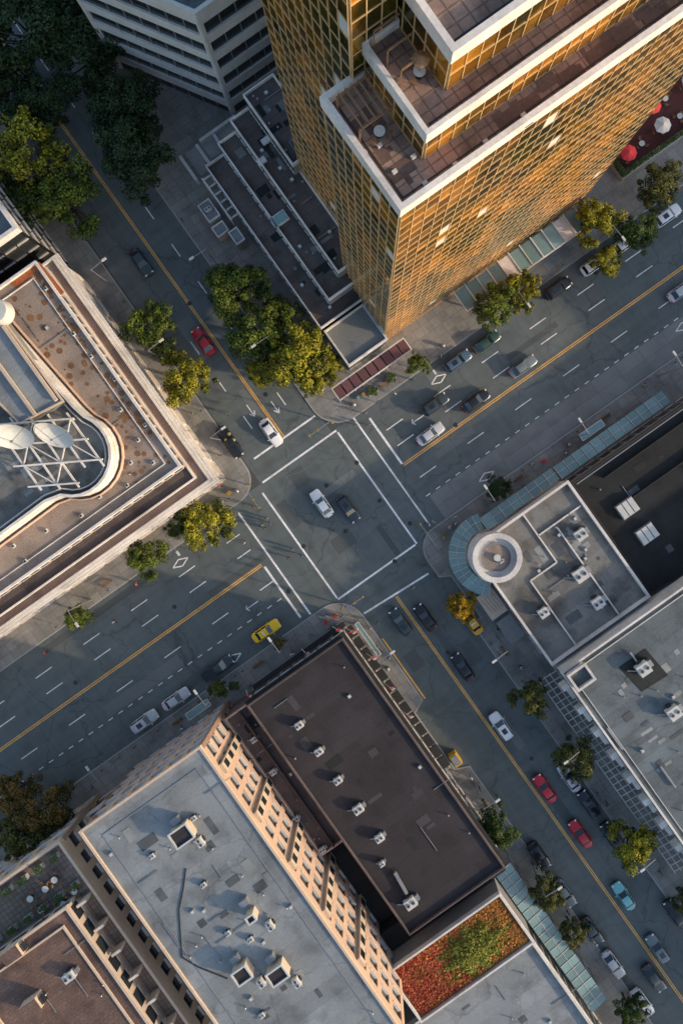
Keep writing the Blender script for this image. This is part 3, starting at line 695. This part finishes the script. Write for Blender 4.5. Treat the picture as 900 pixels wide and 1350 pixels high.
# ---------------------------------------------------------------- vehicles
def carmesh(kind):
    b=MB()
    Lh=2.35; w=.91
    if kind=='pickup': Lh=2.75
    if kind=='suv': w=.95
    hood,belt=(.86,.98) if kind!='suv' else (.98,1.08)
    xs=[-1,-.97,-.9,-.78,-.62,-.4,0,.35,.5,.66,.82,.92,.98,1]
    wf=[.62,.78,.9,.97,1,1,1,1,1,.99,.95,.87,.74,.6]
    def zt(x):
        if kind=='pickup' and x<-.15: return 1.0
        if x>.35: return belt-(x-.35)/.65*(belt-hood+.12)
        if x<-.6 and kind=='sedan': return belt-(-.6-x)*.35
        return belt
    vs=[];n=0
    for x,f in zip(xs,wf):
        ww=w*f; t=zt(x); zb=.3 if abs(x)<.9 else .36
        sec=[(-ww*.93,zb),(-ww,zb+.22),(-ww*.99,t-.2),(-ww*.9,t-.05),(-ww*.6,t),(0,t+.03),(ww*.6,t),(ww*.9,t-.05),(ww*.99,t-.2),(ww,zb+.22),(ww*.93,zb)]
        n=len(sec); vs+=[(x*Lh,yy,zz) for yy,zz in sec]
    fs=[]
    for i in range(len(xs)-1):
        for k in range(n): a=i*n+k; c=i*n+(k+1)%n; fs.append([a,c,c+n,a+n])
    fs+=[list(range(n)),list(range((len(xs)-1)*n,len(xs)*n))[::-1]]
    b.add(vs,fs,PAINT,True)
    def house(x0,x1,x2,x3,wb,wt,zb,zt_):
        base=[(x0,-wb*.88),(x0,wb*.88),((x0+x1)/2+.05,wb),((x2+x3)/2,wb),(x3,wb*.84),(x3,-wb*.84),((x2+x3)/2,-wb),((x0+x1)/2+.05,-wb)]
        top=[(x1,-wt*.9),(x1,wt*.9),(x1+.12,wt),(x2-.08,wt),(x2,wt*.88),(x2,-wt*.88),(x2-.08,-wt),(x1+.12,-wt)]
        v=[(x,y,zb) for x,y in base]+[(x,y,zt_) for x,y in top]
        b.add(v,[[i,(i+1)%8,8+(i+1)%8,8+i] for i in range(8)],CGLA)
        t2=[(x*1.0,y,zt_) for x,y in top]; t3=[(x1+.12+(x-x1)*((x2-x1-.24)/(x2-x1)),y*.86,zt_+.045) for x,y in top]
        b.add(t2+t3,[[i,(i+1)%8,8+(i+1)%8,8+i] for i in range(8)]+[list(range(8,16))],PAINT,True)
        for sy in(-1,1):
            for xb,xt,wf_ in((x3,x2,.84),(x0,x1,.88)): b.bar((xb,sy*wb*(wf_+.04),zb),(xt,sy*wt*.95,zt_),.07,PAINT)
            xm=(x1+x2)/2; b.bar((xm,sy*wb*1.0,zb),(xm,sy*wt*1.0,zt_),.06,PAINT)
    if kind in('sedan','taxi'): house(-1.75,-1.15,.25,.98,.8,.62,.93,1.42)
    elif kind=='suv': house(-2.15,-1.85,.3,.98,.86,.7,1.03,1.62); b.box(-.7,0,1.666,1.672,.9,.75,0,CGLA)
    elif kind=='pickup':
        house(-.5,-.35,.75,1.35,.82,.66,.95,1.62)
        b.box(-1.6,0,1.015,1.03,1.9,1.45,0,DARKM)
        for sy in(-1,1): b.box(-1.6,sy*.8,1.0,1.16,2.0,.12,0,PAINT)
        b.box(-2.6,0,1.0,1.15,.1,1.5,0,PAINT); b.box(-.62,0,1.0,1.2,.1,1.5,0,PAINT)
    for sx in(-.62,.62):
        for sy in(-1,1):
            x=sx*Lh; y0=sy*(w-.2);y1=sy*(w+.005); nn=16
            v=[(x+.33*math.cos(i*2*math.pi/nn),y,.33+.33*math.sin(i*2*math.pi/nn)) for y in(y0,y1) for i in range(nn)]
            b.add(v,[[i,(i+1)%nn,nn+(i+1)%nn,nn+i] for i in range(nn)]+[list(range(nn)),list(range(nn,2*nn))],TYRE)
            v=[(x+.2*math.cos(i*2*math.pi/10),y1+sy*.01,.33+.2*math.sin(i*2*math.pi/10)) for i in range(10)]; b.add(v,[list(range(10))],GREYM)
    for sy in(-1,1):
        b.box(Lh*.935,sy*w*.62,hood-.24,hood-.085,.2,.34,-sy*.35,HLMP); b.box(-Lh*.955,sy*w*.62,belt-.26,belt-.1,.14,.34,sy*.3,TLMP)
        b.box(.72*Lh*.5,sy*(w+.1),belt-.02,belt+.12,.12,.2,0,PAINT)
        b.box(0,sy*(w*.995),.32,.42,Lh*1.0,.04,0,DARKM)
    b.box(Lh*.99,0,.34,.5,.08,w*1.2,0,DARKM); b.box(-Lh*.99,0,.36,.5,.08,w*1.2,0,DARKM)
    b.box(Lh*.94,0,.55,.7,.2,w*.8,0,DARKM)
    if kind=='taxi': b.box(-.4,0,1.465,1.62,.25,.7,0,HLMP)
    return b.mesh(kind)
CM={k:carmesh(k) for k in('sedan','suv','pickup','taxi')}
COL=dict(white=(.74,.75,.74),silver=(.45,.47,.49),black=(.014,.017,.02),dark=(.035,.05,.055),grey=(.15,.18,.19),red=(.52,.018,.03),yellow=(.88,.54,.0),teal=(.17,.45,.45),blue=(.06,.11,.16),green=(.03,.07,.055),orange=(.7,.36,.02))
cars=[ (351,832,'A','yellow','taxi'),(191,951,'A','silver','suv'),(232,922,'A','silver','sedan'),(287,881,'A','dark','pickup'),
(567,572,'A','silver','sedan'),(573,533,'A','dark','suv'),(627,529,'A','black','sedan'),(603,476,'A','blue','suv'),(641,451,'A','green','sedan'),(689,483,'A','grey','sedan'),
(735,380,'A','black','suv'),(783,348,'A','white','suv'),(822,322,'A','white','sedan'),(879,284,'A','white','suv'),(898,383,'A','silver','sedan'),
(186,345,'B','dark','sedan'),(268,450,'b','red','sedan'),(357,570,'B','white','sedan'),(424,664,'b','white','sedan'),(459,671,'B','dark','suv'),(303,583,'B','black','pickup'),
(528,820,'b','dark','suv'),(561,815,'b','black','sedan'),(610,880,'b','black','sedan'),(660,957,'b','white','suv'),(718,1040,'b','red','sedan'),(765,1100,'b','red','sedan'),
(776,1060,'b','black','suv'),(822,1182,'b','teal','sedan'),(866,1250,'b','grey','suv'),(862,1290,'B','dark','sedan'),(846,1322,'B','white','suv'),(808,1272,'B','silver','sedan'),
(780,1228,'B','dark','sedan'),(710,1128,'B','black','suv'),(744,1178,'B','grey','sedan'),(621,818,'b','orange','taxi'),(806,1102,'b','black','suv'),(750,1026,'b','silver','sedan'),
(40,100,'B','dark','sedan'),(890,1205,'b','black','sedan'),(-60,1035,'A','white','sedan'),(960,330,'A','black','suv')]
hd={'A':ANG,'a':ANG+math.pi,'B':ANB,'b':ANB+math.pi}
for px,py,d,c,k in cars:
    x,y=P(px,py,.8); nm={'sedan':'sedan_car','suv':'suv_car','pickup':'pickup_truck','taxi':'taxi_car'}[k]
    link(nm,CM[k],(x,y,.0125),hd[d]+U(-.02,.02),1 if k!='suv' else (.97,1,1),col=COL[c])
T=Thing('road_works_barrels')
for px,py in((302,572),(308,580),(298,580)):
    x,y=P(px,py,1.2); T['barrel'].cyl(x,y,1.04,1.6,.24,SIGY,10,.2); T['band'].cyl(x,y,1.25,1.4,.245,WHITE,10,.235)
T.build()
T=Thing('yellow_taxi_stand_in'); x,y=P(600,1001,1); T['cabinet'].box(x,y,.02,1.5,1.9,1.3,ANB,mat('stand_in_yellow',(.55,.33,.03),.6)); T['lid'].box(x,y,1.5,1.6,1.5,1.0,ANB,GREYM); T['wheels'].box(x,y,.013,.02,1.2,.9,ANB,DARKM); T.build()  # box added as a stand-in for a partly visible yellow taxi
# ---------------------------------------------------------------- trees
def treemesh(seed):
    rs=random.Random(seed); b=MB()
    b.bar((0,0,0),(.1,0,2.2),.42,BARK,.34); b.bar((.1,0,2.2),(.1,.1,5.5),.34,BARK,.16)
    cl=[]
    nc=60
    for i in range(nc):
        th=rs.uniform(0,6.283); ph=math.acos(rs.uniform(-.35,1)); rr=rs.uniform(.5,1.03)
        lob=1+.18*math.sin(3*th+seed)+.12*math.sin(5*th+seed*2)
        x=3.7*rr*math.sin(ph)*math.cos(th)*lob;y=3.7*rr*math.sin(ph)*math.sin(th)*lob;z=5.6+2.9*rr*math.cos(ph)
        cl.append((x,y,z,rs.uniform(.45,1.1),rs.uniform(0,1)))
    for i in range(0,nc,5):
        x,y,z,_,_=cl[i]; b.bar((.1,.05,rs.uniform(2,3.8)),(x*.45,y*.45,z*.72),.18,BARK,.11); b.bar((x*.45,y*.45,z*.72),(x*.9,y*.9,z*.97),.11,BARK,.04)
    att=[0.]*len(b.v)
    for x,y,z,r_,cv in cl:
        for k in range(int(170*r_*r_)+50):
            d=Vector((rs.gauss(0,1),rs.gauss(0,1),rs.gauss(0,1))).normalized(); q=r_*rs.uniform(.55,1.12)
            c=Vector((x,y,z))+Vector((d.x*q,d.y*q,d.z*q*.75))
            nrm=(d+Vector((rs.uniform(-.6,.6),rs.uniform(-.6,.6),rs.uniform(0,.8)))).normalized()
            a=nrm.orthogonal().normalized(); a.rotate(Matrix.Rotation(rs.uniform(0,6.28),3,nrm)); bb=nrm.cross(a); s_=rs.uniform(.09,.19)
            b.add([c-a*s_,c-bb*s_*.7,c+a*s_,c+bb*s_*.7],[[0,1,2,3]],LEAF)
            hgt=(c.z-4)/5; t=max(0,min(1,.0+.6*cv+.5*hgt+.3*d.z+rs.uniform(-.15,.15)-.25)); att+=[t]*4  # shading put in the colour: higher and up-facing leaves lighter, plus random tone
    me=b.mesh('tree',False)
    at=me.attributes.new('clump_shade','FLOAT','POINT'); at.data.foreach_set('value',att)
    return me
TM=[treemesh(s_) for s_ in(1,2,3,4,5)]
TC=dict(dark=(.035,.06,.022),mid=(.07,.105,.022),yel=(.29,.26,.018),gre=(.12,.155,.02),ora=(.52,.29,.012),brn=(.2,.12,.03),oli=(.12,.115,.028))
trees=[(35,35,150,'dark'),(105,60,120,'dark'),(-10,110,130,'dark'),(165,135,110,'dark'),(178,200,124,'dark'),(40,205,130,'yel'),(85,262,114,'gre'),(20,270,90,'mid'),(60,130,90,'dark'),(85,10,80,'dark'),
(200,430,84,'gre'),(246,499,86,'yel'),(312,385,100,'gre'),(340,438,92,'gre'),(392,472,108,'yel'),(368,415,64,'gre'),(415,500,60,'yel'),(345,490,52,'yel'),(550,482,38,'gre'),(652,402,72,'gre'),(686,382,66,'yel'),
(785,290,76,'yel'),(800,345,52,'yel'),(842,302,64,'mid'),(868,245,74,'oli'),(658,643,42,'dark'),(193,734,66,'gre'),(272,692,84,'yel'),(236,690,46,'mid'),(102,813,44,'gre'),
(607,799,50,'ora'),(288,907,32,'gre'),(368,848,22,'brn'),(60,1065,92,'brn'),(30,1105,84,'oli'),(20,1045,70,'brn'),(700,920,62,'oli'),(757,1000,70,'oli'),(660,1092,64,'mid'),(720,1178,60,'oli'),(755,1228,48,'oli'),
(835,1112,76,'yel'),(832,1335,54,'mid'),(905,1190,50,'oli'),(130,-20,120,'dark'),(-60,220,120,'gre'),(300,372,60,'mid'),(430,478,50,'yel'),(140,110,70,'dark')]
for i,(px,py,dm,c) in enumerate(trees):
    s_=dm/S/9.3/1.04; sz=s_ if dm>40 else s_*1.2
    if dm>60: sz=(s_+.9)/2
    zc=6*sz; x,y=P(px,py,zc)
    col=TC[c]; k=U(.85,1.15)
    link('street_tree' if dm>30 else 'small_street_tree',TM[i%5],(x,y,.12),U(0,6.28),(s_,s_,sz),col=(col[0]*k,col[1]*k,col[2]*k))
# ---------------------------------------------------------------- people
def person(pose):
    me=bpy.data.meshes.new('p')
    st=.28 if pose==0 else (.05 if pose==1 else -.22)
    V=[(0,0,.95),(0,0,1.15),(0,0,1.38),(0,0,1.5),(.02,0,1.6),(.02,0,1.7),
       (0,.1,.9),(st*.45,.11,.5),(st,.11,.09),(st+.14,.12,.05),
       (0,-.1,.9),(-st*.1,-.11,.5),(-st,-.11,.1),(-st+.14,-.12,.05),
       (0,.19,1.38),(-st*.3,.25,1.12),(-st*.4+.12,.24,.9),(-st*.4+.16,.24,.82),
       (0,-.19,1.38),(st*.3,-.25,1.12),(st*.4+.12,-.24,.9),(st*.4+.16,-.24,.82)]
    E=[(0,1),(1,2),(2,3),(3,4),(4,5),(0,6),(6,7),(7,8),(8,9),(0,10),(10,11),(11,12),(12,13),(2,14),(14,15),(15,16),(16,17),(2,18),(18,19),(19,20),(20,21)]
    rad=[.14,.13,.15,.055,.095,.085,.09,.065,.045,.035,.09,.065,.045,.035,.06,.045,.035,.04,.06,.045,.035,.04]
    me.from_pydata(V,E,[]); o=bpy.data.objects.new('p',me); sc.collection.objects.link(o)
    bpy.context.view_layer.objects.active=o
    md=o.modifiers.new('s','SKIN')
    if not me.skin_vertices:
        bm=bmesh.new(); bm.from_mesh(me); bm.verts.layers.skin.verify(); bm.to_mesh(me); bm.free()
    for i,sv in enumerate(me.skin_vertices[0].data): sv.radius=(rad[i],rad[i]*(1.25 if i in(0,1,2) else 1)); sv.use_root=(i==0)
    s2=o.modifiers.new('b','SUBSURF'); s2.levels=1; s2.render_levels=1
    dg=bpy.context.evaluated_depsgraph_get(); ev=o.evaluated_get(dg); nm=bpy.data.meshes.new_from_object(ev)
    bpy.data.objects.remove(o)
    nm.materials.clear()
    for m in(CLOTH,TROU,SKIN,HAIR): nm.materials.append(m)
    for p in nm.polygons:
        c=p.center; p.use_smooth=True
        if c.z<.93 and abs(c.y)<.19: p.material_index=1
        elif c.z>1.66 or (c.z>1.56 and c.x<-.0): p.material_index=3
        elif c.z>1.47: p.material_index=2
        elif abs(c.y)>.2 and c.z<.93: p.material_index=2
        else: p.material_index=0
    return nm
PMs=[person(k) for k in range(3)]
ppl=[(345,692),(352,684),(357,690),(380,736),(386,724),(322,716),(398,733),(486,560),(600,681),(563,691),(571,688),(440,826),(433,832),(456,829),(487,829),(470,828),(700,612),(745,597),(765,574),(600,690),(640,664),(335,668),(349,697),
(497,822),(512,868),(440,700),(560,745),(574,760),(545,775),(300,660),(290,640),(482,545),(498,530),(520,518),(545,500),(580,470),(232,560),(290,600),(255,545),(150,820),(60,860),(120,1040),(240,960),(330,905),(385,862),(620,1025),(632,1040),(612,1048),(655,1050),(668,1110),(690,900),(720,930),(760,990),(800,1060),(870,1150),(690,640),(790,560),(850,510),(470,560),(300,545),(240,470),(180,770),(450,812),(410,838)]
PC_=[(.5,.5,.5),(.05,.05,.06),(.35,.05,.05),(.08,.12,.25),(.45,.4,.3),(.03,.03,.03),(.6,.6,.62),(.12,.2,.12)]
for i,(px,py) in enumerate(ppl):
    x,y=P(px,py,.9); dx,dy=px-OX,py-OY; u,v=CA*dx-SA*dy,SA*dx+CA*dy
    onroad=(-62<u<55) or (-92<v<84)
    link('pedestrian',PMs[i%3],(x,y,.0125 if onroad else .124),random.choice([ANG,ANG+math.pi,ANB,ANB+math.pi])+U(-.4,.4),U(.93,1.05),col=random.choice(PC_))
# ---------------------------------------------------------------- street furniture
def lamp(u,v,du,dv,arm=2.4,h=8.5,name='street_lamp'):
    T=Thing(name); x,y=W(u,v); b=T['pole']; b.cyl(x,y,.12,.5,.16,GREYM,10); b.cyl(x,y,.5,h,.09,GREYM,10,.05)
    q=W(u+du*arm*S,v+dv*arm*S); b.bar((x,y,h-.15),(*q,h+.15),.08,GREYM)
    T['lamp_head'].box(q[0],q[1],h+.05,h+.22,.75,.3,math.atan2(q[1]-y,q[0]-x),OFFW); T.build()
for u in(-500,-330,-180,200,340,480): lamp(u,-98,0,1)
for u in(-420,-260,-150,170,310,450): lamp(u,92,0,-1)
for v in(-420,-300,-170,): lamp(-68,v,1,0)
for v in(-360,-230): lamp(60,v,-1,0)
for v in(250,400,560): lamp(77,v,-1,0)
for v in(170,390,520): lamp(-58,v,1,0)
def signal(u,v,du,dv,arm=5):
    T=Thing('traffic_signal'); x,y=W(u,v); b=T['pole']; b.cyl(x,y,.12,6,.12,GREYM,10,.08)
    q=W(u+du*arm*S,v+dv*arm*S); b.bar((x,y,5.7),(*q,6.0),.1,GREYM)
    a=math.atan2(q[1]-y,q[0]-x)
    for t in(.6,.97):
        cx_,cy_=x+(q[0]-x)*t,y+(q[1]-y)*t
        T['signal_head'].box(cx_,cy_,5.0,6.1,.26,.3,a,SIGY)
        for k in range(3): T['signal_lens'].cyl(cx_,cy_,5.15+k*.33,5.3+k*.33,.18,DARKM,8)
    T['signal_head'].box(x,y,2.6,3.3,.4,.3,a,SIGY); T.build()
signal(-72,-100,0,1,4);signal(64,-104,-1,0,4);signal(80,98,0,-1,4);signal(-64,98,1,0,4)
def bin_(u,v):
    T=Thing('litter_bin');x,y=W(u,v);T['body'].cyl(x,y,.12,.95,.28,DARKM,12,.32);T['lid'].cyl(x,y,.95,1.1,.33,GREYM,12,.15);T.build()
for q in((-90,-104),(100,-108),(110,96),(-90,98),(240,-104),(-250,100),(80,300),(-64,200),(300,98)): bin_(*q)
def bench(u,v,a):
    T=Thing('bench');x,y=W(u,v);b=T['seat'];c,s_=math.cos(a),math.sin(a)
    for k in(-.16,0,.16): b.box(x-s_*k,y+c*k,.55,.6,1.7,.13,a,WOOD)
    T['backrest'].box(x-s_*.27,y+c*.27,.7,1.0,1.7,.05,a,WOOD)
    for k in(-.7,.7): T['legs'].box(x+c*k,y+s_*k,.12,.55,.08,.45,a,DARKM)
    T.build()
for q in((-200,98),(-330,98),(220,96),(360,96),(-140,-104),(-300,-104),(150,-106)): bench(*q,ANG)
for q in((74,270),(-62,420),(-74,-240)): bench(*q,ANB)
def flag(px,py):
    T=Thing('flag'); x,y=P(px,py,6); b=T['pole']; b.bar((x,y,3.2),(x+.9,y+.5,7.2),.07,WHITE)
    zs=7.0; f=T['flag_cloth']; n=6
    for k in range(n):
        t0,t1=k/n,(k+1)/n; o0=.15*math.sin(k*1.3);o1=.15*math.sin((k+1)*1.3); m=WHITE if k in(2,3) else RED
        f.add([(x+.9+1.2*t0,y+.5+o0,zs-.2*t0),(x+.9+1.2*t1,y+.5+o1,zs-.2*t1),(x+.5+1.2*t1,y-.1+o1,zs-.8-.2*t1),(x+.5+1.2*t0,y-.1+o0,zs-.8-.2*t0)],[[0,1,2,3]],m)
    T.build()
for q in((320,918),(395,862),(437,832),(455,834),(482,868),(506,908),(530,945),(560,1000)): flag(*q)
def shelter(u,v,axis,l=34,w=9):
    T=Thing('bus_shelter')
    q=(u-l/2,u+l/2,v-w/2,v+w/2) if axis=='a' else (u-w/2,u+w/2,v-l/2,v+l/2)
    pl=ruv(*q); T['roof'].prism(pl,2.6,2.68,TEAL); T['frame'].parapet(inset(pl,-.06),2.55,2.74,.1,OFFW)
    for p in pl: T['frame'].bar((*p,.12),(*p,2.6),.09,GREYM)
    T['glass_back'].bar((*pl[0],1.4),(*(pl[1] if axis=='a' else pl[3]),1.4),.05,TEAL); T.build()
shelter(-60,150,'b',50,5); shelter(-72,330,'b',30,5); shelter(330,97,'a'); shelter(-290,98,'a')
for i in range(70):
    s_=random.choice([0,1,2,3,4,5,6,7])
    if s_==0:u,v=U(-500,-110),-95
    elif s_==1:u,v=U(110,520),-99
    elif s_==2:u,v=U(120,520),89
    elif s_==3:u,v=U(-500,-110),92
    elif s_==4:u,v=-67,U(-440,-140)
    elif s_==5:u,v=57,U(-440,-150)
    elif s_==6:u,v=66,U(225,600)
    else:u,v=-55,U(380,600)
    T=Thing('parking_meter'); x,y=W(u,v); T['post'].cyl(x,y,.12,1.2,.05,GREYM,8); T['head'].box(x,y,1.2,1.5,.22,.16,ANG,DARKM); T.build()
for u,v in((110,-112),(118,-112),(-100,-108),(95,102),(-80,104),(-95,104),(260,96),(-70,230)):
    T=Thing('newspaper_box'); x,y=W(u,v); T['cabinet'].box(x,y,.3,1.15,.5,.45,ANG,random.choice([RED,TEAL,SIGY])); T['legs'].box(x,y,.12,.3,.4,.3,ANG,DARKM); T.build()
for u,v in((130,-108),(160,-108),(-240,102),(-120,-106),(90,240),(90,170),(-66,-300),(-90,118)):
    T=Thing('planter_box'); x,y=W(u,v); T['box'].box(x,y,.12,.6,1.6,.8,ANG,KERB)
    for k in range(220):
        a=U(0,6.3);q=.1;c1,s1=math.cos(a)*q,math.sin(a)*q;X,Y,h=x+U(-.7,.7),y+U(-.6,.6),U(.6,1.0); T['plants'].add([(X-c1,Y-s1,h),(X+s1,Y-c1,h),(X+c1,Y+s1,h+.08),(X-s1,Y+c1,h+.05)],[[0,1,2,3]],GREEN)
    T.build()
# ---------------------------------------------------------------- light and camera
el,az=math.radians(17),math.radians(-16)
w=bpy.data.worlds.new('World'); sc.world=w; w.use_nodes=True; nt=w.node_tree
sky=nt.nodes.new('ShaderNodeTexSky'); sky.sky_type='NISHITA'; sky.sun_disc=False; sky.sun_elevation=el; sky.sun_rotation=math.pi/2-az
sky.dust_density=1.6; sky.ozone_density=1.0
bg=nt.nodes['Background']; nt.links.new(sky.outputs[0],bg.inputs[0]); bg.inputs[1].default_value=.29
sl=bpy.data.lights.new('sun','SUN'); sl.energy=4.4; sl.angle=math.radians(1.5); sl.color=(1,.76,.52)
so=bpy.data.objects.new('sun',sl); sc.collection.objects.link(so)
d=-Vector((math.cos(el)*math.cos(az),math.cos(el)*math.sin(az),math.sin(el))); so.rotation_euler=d.to_track_quat('-Z','Y').to_euler()
cm=bpy.data.cameras.new('camera'); co=bpy.data.objects.new('camera',cm); sc.collection.objects.link(co); sc.camera=co
co.location=(0,0,H); cm.sensor_fit='VERTICAL'; cm.sensor_height=36; cm.sensor_width=24; cm.lens=24; cm.clip_end=5000; cm.clip_start=.5
cm.shift_x=-35/1350; cm.shift_y=-55/1350
sc.view_settings.view_transform='Standard'; sc.view_settings.look='None'; sc.view_settings.exposure=0
